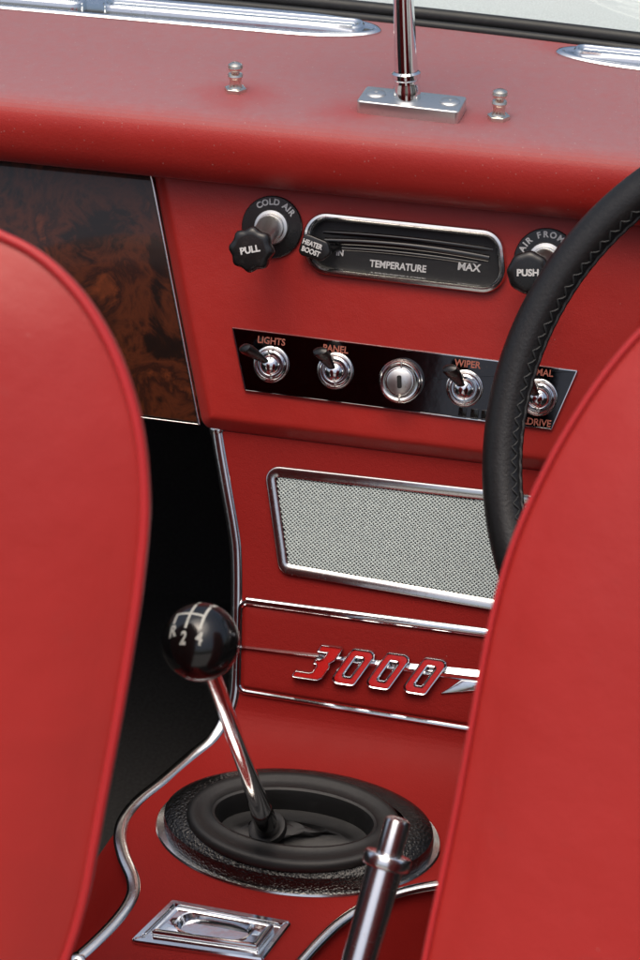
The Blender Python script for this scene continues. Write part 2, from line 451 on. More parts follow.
# ------------------------------------------------------------------ demister vents
def vent(pa, pb, pc, gaps, label):
    """pa,pb: centre line ends (pixels of the two tips on the dash top), pc: half width in metres"""
    A = DD.hit(*pa); B = DD.hit(*pb); L = (B-A).length; f = Fr((A+B)/2, DD.Z, B-A)
    th = thing('demister_vent', label, 'air vent', f.O, 'chrome vents along the base of the windscreen')
    w = pc; o = []
    tip = .075
    for k in range(25):
        a = -pi/2+pi*k/24; o.append((L/2-tip+tip*cos(a), w*sin(a)))
    for k in range(25):
        a = pi/2+pi*k/24; o.append((-L/2+tip+tip*cos(a), w*sin(a)))
    mb = MB(); sweep(mb, f, dens(o, .02), [(0, -.002), (0, .0012), (.0015, .0026), (.0035, .003), (.006, .0022), (.0085, .0015)])
    oi = inset(dens(o, .02), .0085); mb.cap([f.at(*p, .0015) for p in oi])
    mb.build('bezel', 'chrome', th)
    for g0, g1 in gaps:
        ln_ = lambda x: (DD.hit(x, pa[1]+(x-pa[0])*(pb[1]-pa[1])/(pb[0]-pa[0]))-f.O).dot(f.X)
        s0, s1 = ln_(g0), ln_(g1)
        ro = rpoly([(s0, -w*.42), (s1, -w*.42), (s1, w*.42), (s0, w*.42)], w*.40, 8)
        mb = MB(); sweep(mb, f, ro, [(0, .001), (0, .0045), (.0012, .006), (.003, .006), (.0042, .0045), (.0046, .0018)])
        mb.cap([f.at(*p, .0018) for p in inset(ro, .0046)])
        sl_ = mb.build('slot_surround', 'chrome', th)
        ri = inset(ro, w*.28)
        mb = MB(); plate(mb, f, ri, .0012, .0046, .0012); mb.build('slot_rib', 'chrome', sl_)
vent((-190, -18), (381, 32), .026, [(-150, 86), (104, 364)], 'long chrome demister vent left of the mirror stem')
vent((556, 52), (1000, 99.5), .022, [(574, 760), (782, 980)], 'chrome demister vent right of the mirror stem, near the steering wheel')

# ------------------------------------------------------------------ studs on the dash top
def stud(px, py, label):
    P = DD.hit(px, py); f = Fr(P, (0, -.03, 1))
    th = thing('dash_stud', label, 'stud', P, 'turned metal studs standing on the dashboard top')
    mb = MB(); hexo = [(.0085*cos(a*pi/3), .0085*sin(a*pi/3)) for a in range(6)]
    plate(mb, f, hexo, -.001, .003, .0008); mb.build('base_nut', 'brass', th)
    mb = MB(); mb.lathe(f, [(.006, .002), (.0045, .004), (.0045, .0095), (.0052, .0105), (.0058, .012), (.0052, .0135), (.0034, .0145), (.0034, .0155), (.0050, .0165), (.0058, .0185), (.0052, .0205), (.003, .0218), (.0001, .0222)], 24)
    mb.build('pin', 'brass', th)
stud(235.5, 91, 'small turned metal stud standing alone on the left of the mirror base')
stud(498.5, 118.5, 'small turned metal stud on the right of the mirror base')

# ------------------------------------------------------------------ rear view mirror on stem
A = DD.hit(356, 113); B = DD.hit(458, 124.5); c = (A+B)/2; mf = Fr(c, DD.Z, B-A); hl = (B-A).length/2
mir = thing('rear_view_mirror', 'chrome mirror stem on a flat screwed base plate on the dash top', 'mirror', c)
mb = MB(); plate(mb, mf, rpoly([(-hl, 0), (hl, 0), (hl, .031), (-hl, .031)], .003, 4), -.001, .0095, .0012)
bp = mb.build('base_plate', 'alu', mir)
for s_ in (-.72, .74):
    f = mf.sub(s_*hl, .017, .0095)
    mb = MB(); mb.lathe(f, [(.0075, -.0005), (.0075, .0003), (.0068, .0010), (.004, .0017), (.0015, .0018), (.0012, .0009), (.0001, .0009)], 24); mb.build('screw', 'alu', bp)
sb = mf.at(-.004, .017, .0095)
up = (upv*1.0 + rgt*(-.075) - fwd*.0)
axis = (Vector((0, 0, 1)) + Vector((-.085, 0.03, 0))).normalized()
sf = Fr(sb, axis)
mb = MB(); mb.lathe(sf, [(.0100, -.002), (.0100, .006), (.0088, .010), (.0088, .013), (.0105, .0145), (.0105, .018), (.0088, .0195)], 32); mb.build('collar', 'chrome', mir)
mb = MB(); mb.lathe(sf, [(.0086, .012), (.0084, .03), (.0070, .08), (.0064, .135), (.0064, .20), (.0001, .201)], 32); mb.build('stem', 'chrome', mir)
hf = Fr(sf.at(0, -.01, .21), (0.05, -1, -.12))
ho = rpoly([(-.105, -.028), (.105, -.028), (.105, .028), (-.105, .028)], .024, 8)
mb = MB(); sweep(mb, hf, ho, [(.014, -.022), (.004, -.015), (0, -.006), (0, .003), (.002, .0045), (.004, .003)]); mb.cap([hf.at(*p, -.022) for p in inset(ho, .014)])
hd = mb.build('mirror_head', 'chrome', mir)
mb = MB(); mb.cap([hf.at(*p, .003) for p in inset(ho, .004)]); mb.build('mirror_glass', 'mirror', hd)

# ------------------------------------------------------------------ windscreen and bonnet
ws = thing('windscreen', 'windscreen glass set in a black rubber seal at the front of the dash', 'windscreen', sp[len(sp)//2])
mb = MB(); mb.tube(sp, .0062, n=14, flat=1.1, nrm=(0, -.3, 1)); mb.tube([p+Vector((0, -.011, -.0045)) for p in sp], .0045, n=10); mb.build('seal', 'seal', ws)
rk = Vector((0, -.60, .80)).normalized(); nn = Vector((0, .8, .6))
rows = []
for q in (0, .12, .25, .37):
    rows.append([p + rk*q for p in sp])
mb = MB(); mb.grid(rows); back = [[p+nn*.005 for p in r] for r in rows]; mb.grid(back)
for ed in (0, -1): mb.grid([rows[ed], back[ed]])
mb.build('glass', 'glass', ws)
mb = MB(); mb.tube([p+rk*.375+nn*.0025 for p in sp], .009, n=12); mb.build('top_frame', 'chrome', ws)
mb = MB()
def bon(x, s): # s metres forward of the seal
    return Vector((x, seal_y(x)+s, .190+.03*s-.06*s*s-.10*x*x*s))
rows = [[bon(-.75+1.5*i/40, s_) for i in range(41)] for s_ in (-.0, .05, .12, .22, .36, .55, .8, 1.1, 1.35)]
rows.append([p+Vector((0, .03, -.25)) for p in rows[-1]])
mb.grid(rows); bo = mb.build('bonnet', 'paint', None)
tag(bo, 'pale white painted bonnet of the car beyond the windscreen', 'bonnet')

# ------------------------------------------------------------------ pull and push knobs
def air_knob(bx, by, kx, ky, word, wrot, arc, label, ln, face_r, lob=True, a0=150, a1=20, arc_r=.0185):
    u, v = FF.uv(bx, by); f = FF.sub(u, v, 0)
    th = thing('air_knob', label, 'knob', f.O, 'black air control knobs on the dashboard face')
    mb = MB(); mb.lathe(f, [(.0232, -.001), (.0232, .0022), (.0225, .003), (.0115, .0034), (.0115, .0028)], 48); mb.cap([f.at(.0115*cos(a*pi/12), .0115*sin(a*pi/12), .0028) for a in range(24)])
    esc = mb.build('escutcheon', 'plastic', th)
    mb = MB(); n = len(arc)
    # proportional spacing along the arc
    wd = {'I': .45, ' ': .6, 'M': 1.25, 'O': 1.1, 'C': 1.0, 'D': 1.05, 'R': 1, 'F': .9, 'L': .85}
    ws_ = [wd.get(ch, 1) for ch in arc]; tot = sum(ws_); acc = 0
    for ch, w_ in zip(arc, ws_):
        a = radians(a0+(a1-a0)*((acc+w_/2)/tot)); acc += w_
        if ch != ' ': text(mb, f, ch, arc_r*cos(a), arc_r*sin(a), .0062, a-pi/2, .0032, .00022)
    mb.build('lettering', 'white', esc)
    # the knob stands out along the normal; its tip is where the photo shows it
    L = ln; nf = Fr(f.O, f.Z)
    mb = MB(); mb.lathe(f, [(.0125, .0028), (.0132, .0045), (.0125, .0062), (.0105, .0066), (.0100, .010), (.0001, .0105)], 40)
    nut = mb
    # offset of the head centre from the pure normal direction (rods sit slightly bent)
    d = ray(kx, ky); P = f.O + f.Z*L; hf_ = CAM + d*((P-CAM).dot(f.Z)/d.dot(f.Z)); off = hf_-P
    g = Fr(hf_, (f.Z+off*2).normalized())
    nut.tube([f.at(0, 0, .008), f.at(0, 0, .014), g.at(0, 0, -.020), g.at(0, 0, -.013)], [.0092, .0088, .0084, .0078], n=32); nut.build('shank', 'alu', th)
    def lobed(r, h, amp):
        return [g.at((r+amp*cos(8*a_))*cos(a_), (r+amp*cos(8*a_))*sin(a_), h) for a_ in [2*pi*k/96 for k in range(96)]]
    am = .0009 if lob else .00035
    mb = MB(); rows = [lobed(.007, -.018, 0), lobed(.009, -.014, 0), lobed(face_r-.001, -.011, am*.6), lobed(face_r, -.008, am), lobed(face_r, -.003, am), lobed(face_r-.0008, -.0012, am*.9), lobed(face_r-.0028, 0, am*.5), lobed(face_r-.005, .0003, 0)]
    mb.grid(rows, cu=True); mb.cap(rows[-1]); mb.cap(rows[0], True)
    kn = mb.build('knob', 'plastic', th, angle=50)
    mb = MB(); text(mb, g, word, 0, 0, .0066, wrot, .0006, .00025, 1.0); mb.build('lettering', 'white', kn)
air_knob(272.5, 227, 250, 250, 'PULL', radians(16), 'COLD AIR', 'black scalloped knob with the word PULL, pulled out at the left', .075, .0155, a0=132, a1=33)
air_knob(546, 260, 528, 273, 'PUSH', radians(6), 'AIR FROM TOP', 'black round knob with the word PUSH, partly behind the steering wheel rim', .045, .0150, False, a0=168, a1=-10)

# ------------------------------------------------------------------ heater control panel
heat = thing('heater_control', 'black heater control slot in a rounded chrome frame reading TEMPERATURE and MAX', 'heater control', FF.hit(405, 252))
oo = fuv((303, 209.5), (503, 230.5), (510, 296.5), (306, 272.5))
oo = [(oo[0][0], oo[0][1]), (oo[1][0], oo[1][1]), (oo[2][0], oo[2][1]), (oo[3][0], oo[3][1])][::-1]
ro = rpoly(oo, [.019, .017, .017, .0175], 12)
mb = MB(); sweep(mb, FF, ro, [(0, -.002), (0, .003), (.0012, .0052), (.003, .0056), (.0046, .0042), (.006, .001), (.0066, -.006), (.0066, -.009)])
mb.build('frame', 'chrome_worn', heat)
ri = inset(ro, .0064); mb = MB()
mb.cap([FF.at(*p, -.007) for p in ri]); 
us = [p[0] for p in ri]; vs = [p[1] for p in ri]; u0, u1, v0, v1 = min(us), max(us), min(vs), max(vs)
bk = mb.build('backing', 'rubber', heat)
cu_ = (u0+u1)/2; cv_ = (v0+v1)/2; hw = (u1-u0)/2
mb = MB()
for k, (dv, bow, r_, hh, e) in enumerate([(.0100, .0018, .0018, -.0050, .91), (.0048, .0030, .0028, -.0040, .88), (-.0010, .0024, .0016, -.0058, .90)]):
    pth = []
    for i in range(25):
        x = -1+2*i/24; pth.append(FF.at(cu_+x*hw*e, cv_+dv-bow*x*x, hh-.003*x*x))
    mb.tube(pth, r_, n=10, flat=.7, nrm=FF.Z)
mb.build('slot_ridges', 'ball', bk)
mb = MB()
for t_, (x, y), sz in (('TEMPERATURE', (398, 266.5), .0072), ('MAX', (469, 267.5), .0078), ('IN', (340, 253), .0062)):
    mb = MB(); u, v = FF.uv(x, y, -.0068); text(mb, FF, t_, u, v, sz, 0, -.0066, .00022, .90 if t_ != 'MAX' else 1.0, 1.0, .00005)
    mb.build('lettering', 'white', heat)
# second small lever at right end (dark, hidden in slot) and the paddle at left
u, v = FF.uv(314, 248, .012); pf = FF.sub(u, v, .012, radians(-14))
mb = MB(); po = rpoly([(-.0105, -.0085), (.0085, -.0075), (.0135, .000), (.0085, .0078), (-.0105, .0085)], .004, 5)
plate(mb, pf, po, -.004, .001, .0015); mb.tube([pf.at(.008, 0, -.002), FF.at(u+.016, v+.001, -.009)], .0022, n=10)
pd = mb.build('lever_paddle', 'plastic', heat)
mb = MB(); text(mb, pf, 'HEATER', -.0018, .0022, .0052, 0, .0013, .0002, .82); text(mb, pf, 'BOOST', -.0012, -.0032, .0052, 0, .0013, .0002, .85); mb.build('lettering', 'white', pd)

# ------------------------------------------------------------------ switch plate
swp = thing('switch_panel', 'black glossy trapezoid switch panel with bright edge across the dashboard face', 'switch panel', FF.hit(402, 380))
qo = fuv((232, 327), (245, 391), (552, 430), (578.5, 370))
qo = rpoly(qo, .0008, 2)
mb = MB(); plate(mb, FF, inset(qo, .0009), -.001, .0020, .0003); pl_ = mb.build('plate', 'plate', swp, smooth=False)
mb = MB(); sweep(mb, FF, qo, [(0, -.001), (0, .0018), (.0004, .0024), (.0010, .0024), (.0012, .0020)]); mb.build('edge_strip', 'chrome', swp)
mb = MB()
for t_, (x, y) in (('LIGHTS', (272, 341)), ('PANEL', (336, 349)), ('WIPER', (468, 364)), ('NORMAL', (535, 371.5)), ('OVERDRIVE', (528, 421))):
    mb = MB(); u, v = FF.uv(x, y); text(mb, FF, t_, u, v, .0072, 0, .0022, .00012, .92)
    mb.build('lettering', 'orange', swp)
def toggle(x, y, tilt, name='toggle_switch', lbl=None):
    u, v = FF.uv(x, y); f = FF.sub(u, v, .002)
    mb = MB(); mb.lathe(f, [(.0122, 0), (.0122, .003), (.0116, .0045), (.0105, .0052), (.0096, .0046), (.0090, .0030), (.0086, .0034), (.0078, .0062), (.0055, .0088), (.0025, .0100), (.0001, .0103)], 40)
    s_ = mb.build(name, 'chrome', swp)
    mb = MB(); mb.lathe(f, [(.0138, 0), (.0138, .0012), (.0130, .0018), (.0122, .0018)], 40); mb.build('bezel', 'chrome_worn', s_)
    mb = MB()
    for a in (pi/2+.2, -pi/2+.15):
        mb = MB(); g = f.sub(.0103*cos(a), .0103*sin(a), .0050, a); plate(mb, g, [(-.0013, -.0006), (.0013, -.0006), (.0013, .0006), (-.0013, .0006)], -.001, .0006, .0002)
        mb.build('key_notch', 'brass', s_)
    # paddle lever: points out, up and to the left
    d = (f.Z*1.0 + f.Y*tilt[1] + f.X*tilt[0]).normalized(); a = f.at(0, 0, .004); L = .031
    wv = Vector((1, 0, 0)); 
    mb = MB(); pts = [a, a+d*L*.3, a+d*L*.6, a+d*L*.85, a+d*L*.96, a+d*L]
    mb.tube(pts, [.0026, .0036, .0054, .0064, .0056, .0024], n=16, flat=.6, nrm=d.cross(wv).normalized())
    mb.build('lever', 'plastic', s_)
for x, y, tl in ((272, 364, (-.75, .62)), (336, 370.5, (-.35, .72)), (465, 388, (-.42, .74)), (539, 397, (-.45, .70))): toggle(x, y, tl)
u, v = FF.uv(402, 380); f = FF.sub(u, v, .002)
mb = MB(); mb.lathe(f, [(.0165, 0), (.0165, .005), (.0158, .0058), (.0158, .0075), (.0150, .0095), (.0138, .0105), (.0125, .0100), (.0120, .0085), (.0112, .0078), (.0108, .0088), (.0098, .0092), (.0075, .0086), (.0070, .0094), (.0050, .0096), (.0001, .0096)], 56)
lk = mb.build('ignition_lock', 'chrome_worn', swp)
mb = MB(); mb.lathe(f, [(.0096, .0085), (.0096, .0097), (.0088, .0102), (.0001, .0102)], 40); mb.build('lock_face', 'alu', lk)
mb = MB(); ks = f.sub(0, 0, .0103, radians(8)); plate(mb, ks, rpoly([(-.0017, -.0048), (.0017, -.0048), (.0017, .0048), (-.0017, .0048)], .0012, 4), -.001, .0004, .0001); mb.build('key_slot', 'dark', lk)
mb = MB()
for a in (pi/2, -pi/2+.1):
    mb = MB(); g = f.sub(.0132*cos(a), .0132*sin(a), .0102, a); plate(mb, g, [(-.002, -.0007), (.002, -.0007), (.002, .0007), (-.002, .0007)], -.001, .0007, .0002)
    mb.build('key_notch', 'brass', lk)
u, v = FF.uv(475, 413)
for dx in (-.009, 0, .008):
    mb = MB(); plate(mb, FF.sub(u+dx, v, .002), rpoly([(-.003, -.0034), (.003, -.0034), (.003, .0034), (-.003, .0034)], .0006, 2), -.001, .0006, .0002)
    mb.build('legend_tile', 'gloss', swp)

# ================================================================== console and tunnel
con = thing('centre_console', 'red vinyl console and transmission tunnel running back from under the dashboard', 'console', TT.at(0, -.1))
# path in (y,z): down the console face, through a fillet, along the tunnel top
kd = Vector((0, -sin(k25), -cos(k25))); td = -TT.Y
corner = Vector((0, ct.y, ct.z))
PA = []
start = corner - kd*.232
A_, B_ = corner-kd*.022, corner+td*.05
for i in range(9): PA.append(start+(A_-start)*i/9)
for i in range(13):
    q = i/12; PA.append(A_*(1-q)**2+corner*2*q*(1-q)+B_*q*q)
E_ = corner+td*.62
for i in range(1, 30): PA.append(B_+(E_-B_)*i/29)
PN = []
for i in range(len(PA)):
    tg = (PA[min(i+1, len(PA)-1)]-PA[max(i-1, 0)]).normalized(); PN.append(Vector((1, 0, 0)).cross(tg)*(1 if Vector((1, 0, 0)).cross(tg).z > 0 else -1))
def hitS(x, y):
    d = ray(x, y)
    for i in range(len(PA)-1):
        a, b = PA[i], PA[i+1]; n_ = Vector((1, 0, 0)).cross(b-a); dn = d.dot(n_)
        if abs(dn) < 1e-9: continue
        t_ = (a-CAM).dot(n_)/dn; P = CAM+d*t_; s_ = (Vector((0, P.y, P.z))-a).dot(b-a)/(b-a).length_squared
        if -1e-6 <= s_ <= 1+1e-6 and t_ > 0: return P, i+s_
    P = KK.hit(x, y) if y < 600 else TT.hit(x, y)
    return P, (0 if y < 600 else len(PA)-1)
eL = [(216, 430), (219, 450), (226, 490), (233, 530), (236, 560), (236, 620), (234, 690), (226, 716), (212, 738), (190, 756), (160, 782), (138, 800), (124, 818), (120, 836), (124, 856), (133, 878), (132, 896), (118, 918), (95, 942), (78, 957)]
L3 = [hitS(*p) for p in eL]
def interp(tab, s):
    if s <= tab[0][0]: return tab[0][1]
    for (a, x), (b, y) in zip(tab, tab[1:]):
        if s <= b: return x+(y-x)*(s-a)/(b-a)
    return tab[-1][1]
tabL = sorted((s_, P.x) for P, s_ in L3)
eR = [(452, 880), (438, 884), (415, 888), (390, 895), (362, 907), (338, 923), (318, 942), (300, 962)]
R3 = [hitS(*p) for p in eR]
tabR = sorted([(0, .150), (4, .128), (7, .122), (14, .120), (20, .140), (24, .150)]+[(s_, P.x) for P, s_ in R3 if P.x < .2])
print('tabL', [(round(a, 1), round(b, 3)) for a, b in tabL]); print('tabR', [(round(a, 1), round(b, 3)) for a, b in tabR])
# resample finely
def path(s):
    i = min(int(s), len(PA)-2); q = s-i; return PA[i].lerp(PA[i+1], q), PN[i].lerp(PN[i+1], q).normalized()
smax = len(PA)-1; rows = []; NS = 200
for j in range(NS+1):
    s = smax*j/NS; P, n_ = path(s); xl, xr = interp(tabL, s), interp(tabR, s)
    r = .007; row = []
    dn = Vector((0, .25, -.97)).normalized()*.26 if s > 14 else (-n_*.10)
    k_ = min(1, max(0, (s-10)/8)); dn = (-n_*.12).lerp(Vector((0, .02, -.25)), k_); fl_ = .015+.115*k_
    for side, xe in ((-1, xl), (1, xr)):
        seg = []
        seg.append(Vector((xe+side*fl_, 0, 0))+P+dn)
        seg.append(Vector((xe+side*fl_*.5, 0, 0))+P+dn*.5)
        seg.append(Vector((xe+side*fl_*.12, 0, 0))+P+dn*.12)
        seg.append(Vector((xe+side*.002, 0, 0))+P-n_*.009)
        for k in range(5):
            a = pi/2*k/4; seg.append(Vector((xe-side*r*(1-cos(a)), 0, 0))+P-n_*r*(1-sin(a)))
        if side < 0: row += seg; mid = [xl+r+(xr-xl-2*r)*q/12 for q in range(1, 12)]; row += [Vector((m_, 0, 0))+P for m_ in mid]
        else: row += seg[::-1]
    rows.append(row)
mb = MB(); mb.grid(rows); mb.cap(rows[-1]); mb.build('console_cover', 'vinyl_shaded', con, angle=60)
# edge trims
def trim_path(tab3, lift=.001):
    return catmull([P+path(s_)[1]*lift for P, s_ in tab3], 5)
mb = MB(); tpth = trim_path(L3, -.001); ntab = [path(s_)[1] for P, s_ in L3]
mb.tube(tpth, .0050, n=12, flat=.5, nrm=lambda i: ntab[min(i//5, len(ntab)-1)]); 
for e in (tpth[0], tpth[-1]):
    mb.lathe(Fr(e, ntab[0] if e is tpth[0] else ntab[-1]), [(.0056, -.003), (.0056, .0008), (.0040, .0022), (.0001, .0026)], 16)
mb.build('edge_trim', 'chrome_worn', con)
mb = MB(); rp = trim_path(R3[1:] , -.001)
mb.tube(rp, .0042, n=12, flat=.75, nrm=TT.Z); mb.build('edge_trim', 'chrome_worn', con)

# speaker
spk = thing('speaker_grille', 'pale wire mesh speaker grille in a chrome frame above the 3000 badge', 'speaker', KK.hit(385, 540))
a = KK.uv(264, 464); b = KK.uv(279.5, 573)
bR = KK.uv(489, 608.5)
tr_, br_ = KK.uv(482, 488.5), KK.uv(489.5, 609.5)
ext = lambda p, q, du: (q[0]+du, q[1]+(q[1]-p[1])/(q[0]-p[0])*du)
so_ = [(a[0], a[1]), (b[0], b[1]), ext(b, br_, .030), ext(a, tr_, .045)]
so_ = rpoly(so_, .0105, 8)
mb = MB(); sweep(mb, KK, so_, [(0, -.002), (0, .0022), (.0008, .0036), (.0022, .0040), (.0070, .0030), (.0082, .0024), (.0086, .0002)])
mb.build('frame', 'chrome_worn', spk)
gi = inset(so_, .0084); mb = MB(); mb.cap([KK.at(*p, .0004) for p in gi]); mb.build('backing', 'dark', spk)
def inside(u, v, o):
    c_ = False
    for i in range(len(o)):
        x1, y1 = o[i-1]; x2, y2 = o[i]
        if (y1 > v) != (y2 > v) and u < (x2-x1)*(v-y1)/(y2-y1)+x1: c_ = not c_
    return c_
mb = MB(); pa_, pb_ = .0032, .0029
gu0, gu1 = min(p[0] for p in gi), max(p[0] for p in gi); gv0, gv1 = min(p[1] for p in gi), max(p[1] for p in gi)
row = 0; v = gv0
while v < gv1:
    u = gu0+(pa_/2 if row % 2 else 0)
    while u < gu1:
        if inside(u, v, gi):
            oc = [(pa_/2, 0), (0, pb_/2), (-pa_/2, 0), (0, -pb_/2)]; b0 = len(mb.v); k_ = .45
            hs = (.0020, .0015, .0020, .0015)
            for (x, y), h_ in zip(oc, hs): mb.v.append(KK.at(u+x, v+y, h_))
            for (x, y) in oc: mb.v.append(KK.at(u+x*k_, v+y*k_, .0011))
            for i in range(4): mb.f.append((b0+i, b0+(i+1) % 4, b0+4+(i+1) % 4, b0+4+i))
        u += pa_
    v += pb_/2; row += 1
ms = mb.build('wire_mesh', 'grille', spk, weld=False, smooth=False)

# badge panel: chrome border strip, pad, sword bar and numerals
bad = thing('badge', 'chrome bordered badge reading 3000 in slanted red numerals on the console', 'badge', KK.hit(350, 660))
au, av = KK.uv(240, 600); bu, bv = KK.uv(238, 691)
cu_2, cv_2 = KK.uv(465, 728.5); du_, dv_ = KK.uv(485, 632)
sB = (cv_2-bv)/(cu_2-bu); sT = (dv_-av)/(du_-au); XR = au+.245
bo_ = rpoly([(au, av), (bu, bv), (XR, bv+sB*(XR-bu)), (XR, av+sT*(XR-au))], .007, 6)
mb = MB(); sweep(mb, KK, bo_, [(-.0012, -.001), (-.0012, .0016), (-.0002, .0026), (.0012, .0026), (.0022, .0016), (.0022, -.001)])
mb.build('border_strip', 'chrome', bad)
mb = MB(); mb.tube([KK.at(*KK.uv(247, 600.5), .0020), KK.at(au+.11, av+sT*.11, .0024), KK.at(au+.24, av+sT*.24, .0024)], [.0030, .0036, .0036], n=12, flat=.6, nrm=KK.Z); mb.build('top_strip', 'chrome', bad)
mb = MB(); psweep(mb, KK, [(au, av), (bu, bv), (XR, bv+sB*(XR-bu)), (XR, av+sT*(XR-au))], .007, [(.003, -.001), (.0035, .0004), (.006, .0010), (.011, .0012)])
mb.build('pad', 'vinyl_shaded', bad, angle=60)
# sword bar widening to the right
pts = []
u0_, v0_ = KK.uv(241, 646.5); u1_, v1_ = KK.uv(470, 675)
mb = MB(); rw = []
for i in range(21):
    q = i/20; u = u0_+(u1_+.05-u0_)*q; v = v0_+(v1_-v0_)*q*(u1_-u0_+.05)/(u1_-u0_)*1.0
    hwid = .0012+.0050*max(0, q)**1.3
    rw.append([KK.at(u, v-hwid, .001), KK.at(u, v-hwid*.55, .0028), KK.at(u, v, .0040), KK.at(u, v+hwid*.55, .0028), KK.at(u, v+hwid, .001)])
mb.grid(rw); mb.build('sword_bar', 'chrome', bad, angle=20)
sw = [KK.uv(*p) for p in ((441, 693), (462, 679), (500, 682), (500, 690), (470, 691))]
mb = MB(); plate(mb, KK, sw, 0, .003, .001); mb.build('swash', 'chrome', bad)
# numerals
def slant(poly, cu, cv, sh): return [(cu+x+y*sh, cv+y) for x, y in poly]
hgt = .0295; wdt = .0205
def zero(cu, cv):
    sh = .55
    oo_ = rpoly(slant([(-wdt/2, -hgt/2), (wdt/2, -hgt/2), (wdt/2, hgt/2), (-wdt/2, hgt/2)], cu, cv, sh), .0042, 6)
    ii = rpoly(slant([(-.0027, -hgt/2+.0072), (.0027, -hgt/2+.0072), (.0027, hgt/2-.0072), (-.0027, hgt/2-.0072)], cu, cv, sh), .0012, 6)
    return oo_, ii
def ringmesh(mb, fr, o_, i_, prof):
    """prof: (t, h) with t 0 at outer outline and 1 at inner outline"""
    rows_ = []
    for t_, h_ in prof:
        rows_.append([fr.at(o_[k][0]+(i_[k][0]-o_[k][0])*t_, o_[k][1]+(i_[k][1]-o_[k][1])*t_, h_) for k in range(len(o_))])
    mb.grid(rows_, cu=True)
HB = .0056
for px_, py_ in ((354, 666.5), (388.5, 670.5), (425.5, 675.5)):
    u, v = KK.uv(px_, py_, .003); oo_, ii = zero(u, v)
    mb = MB(); ringmesh(mb, KK, oo_, ii, [(0, 0), (0, HB+.0012), (.07, HB+.0018), (.16, HB+.0014), (.17, HB-.0004), (.80, HB-.0004), (.81, HB+.0014), (.92, HB+.0018), (1, HB+.0012), (1, 0)])
    dg = mb.build('numeral', 'chrome', bad, angle=50)
    mb = MB(); ringmesh(mb, KK, oo_, ii, [(.165, HB-.001), (.19, HB+.0007), (.5, HB+.0009), (.78, HB+.0007), (.805, HB-.001)]); mb.build('enamel', 'enamel', dg)
u, v = KK.uv(320.5, 662, .003)
three = [(-.0095, .0142), (.0085, .0142), (.0115, .0125), (.0115, .0030), (.0090, 0), (.0115, -.0030), (.0115, -.0120), (.0085, -.0142), (-.0140, -.0142), (-.0160, -.0125), (-.0160, -.0085), (-.0030, -.0085), (-.0010, -.0075), (-.0010, -.0030), (-.0022, -.0018), (-.0055, -.0018), (-.0055, .0022), (-.0018, .0022), (.0000, .0035), (.0000, .0080), (-.0095, .0080)]
three = [(x*.86, y) for x, y in three]
t3 = slant(three, u, v, .55)
mb = MB(); psweep(mb, KK, t3, .0010, [(0, 0), (0, HB+.0012), (.0004, HB+.0018), (.0009, HB+.0014), (.0010, HB-.0004)], n=3, sub=1)
dg = mb.build('numeral', 'chrome', bad, angle=50)
mb = MB(); psweep(mb, KK, t3, .0010, [(.0010, HB-.001), (.0012, HB+.0008)], n=3, sub=1); mb.build('enamel', 'enamel', dg)

# ================================================================== gear lever gaiter
gc = TT.uv(296, 838); gl_ = TT.uv(148, 838); gr_ = TT.uv(444, 838)
gt = TT.uv(300, 774); gb = TT.uv(300, 899)
ax_ = (gr_[0]-gl_[0])/2; ay_ = (gt[1]-gb[1])/2; gcx = (gr_[0]+gl_[0])/2; gcy = (gt[1]+gb[1])/2
print('gaiter', ax_, ay_, gcx, gcy)
gf = TT.sub(gcx, gcy, 0, radians(4))
ga = thing('gear_gaiter', 'oval black rubber gaiter in a chrome ring around the gear lever', 'gaiter', gf.O)
mb = MB(); mb.lathe(gf, [(0, -.002), (0, .001), (-.001, .0022), (-.009, .0030), (-.0105, .0015), (-.0105, -.002)], 96, ax_, ay_); mb.build('chrome_ring', 'chrome_worn', ga)
tc = Fr(gf.at(0, 0, 0), gf.Z, gf.X)
# lumpy outer boot
tc = gf.sub(.0010, -.0035, 0); mb = MB(); mb.lathe(tc, [(-.0065, .001), (-.0065, .005), (-.0062, .010), (-.007, .016), (-.012, .0195), (-.019, .0215), (-.026, .022)], 96, ax_, ay_); mb.build('outer_boot', 'lumpy', ga)
# smooth upper ring, sits slightly to the left of the boot centre
ux, uy = TT.uv(294, 819, .024)
uf = TT.sub(ux, uy, 0, radians(4))
rx, ry = ax_*.745, ay_*.78
mb = MB(); mb.lathe(uf, [(-.001, .019), (0, .0225), (-.0012, .0255), (-.0035, .0270), (-.007, .0268), (-.010, .0252), (-.0165, .0250), (-.0185, .0262), (-.0205, .0255), (-.0220, .0225), (-.0235, .015), (-.0245, .0095), (-.033, .0085), (-.040, .0105), (-.0445, .0140)], 96, rx, ry)
mb.build('upper_ring', 'rubber', ga)
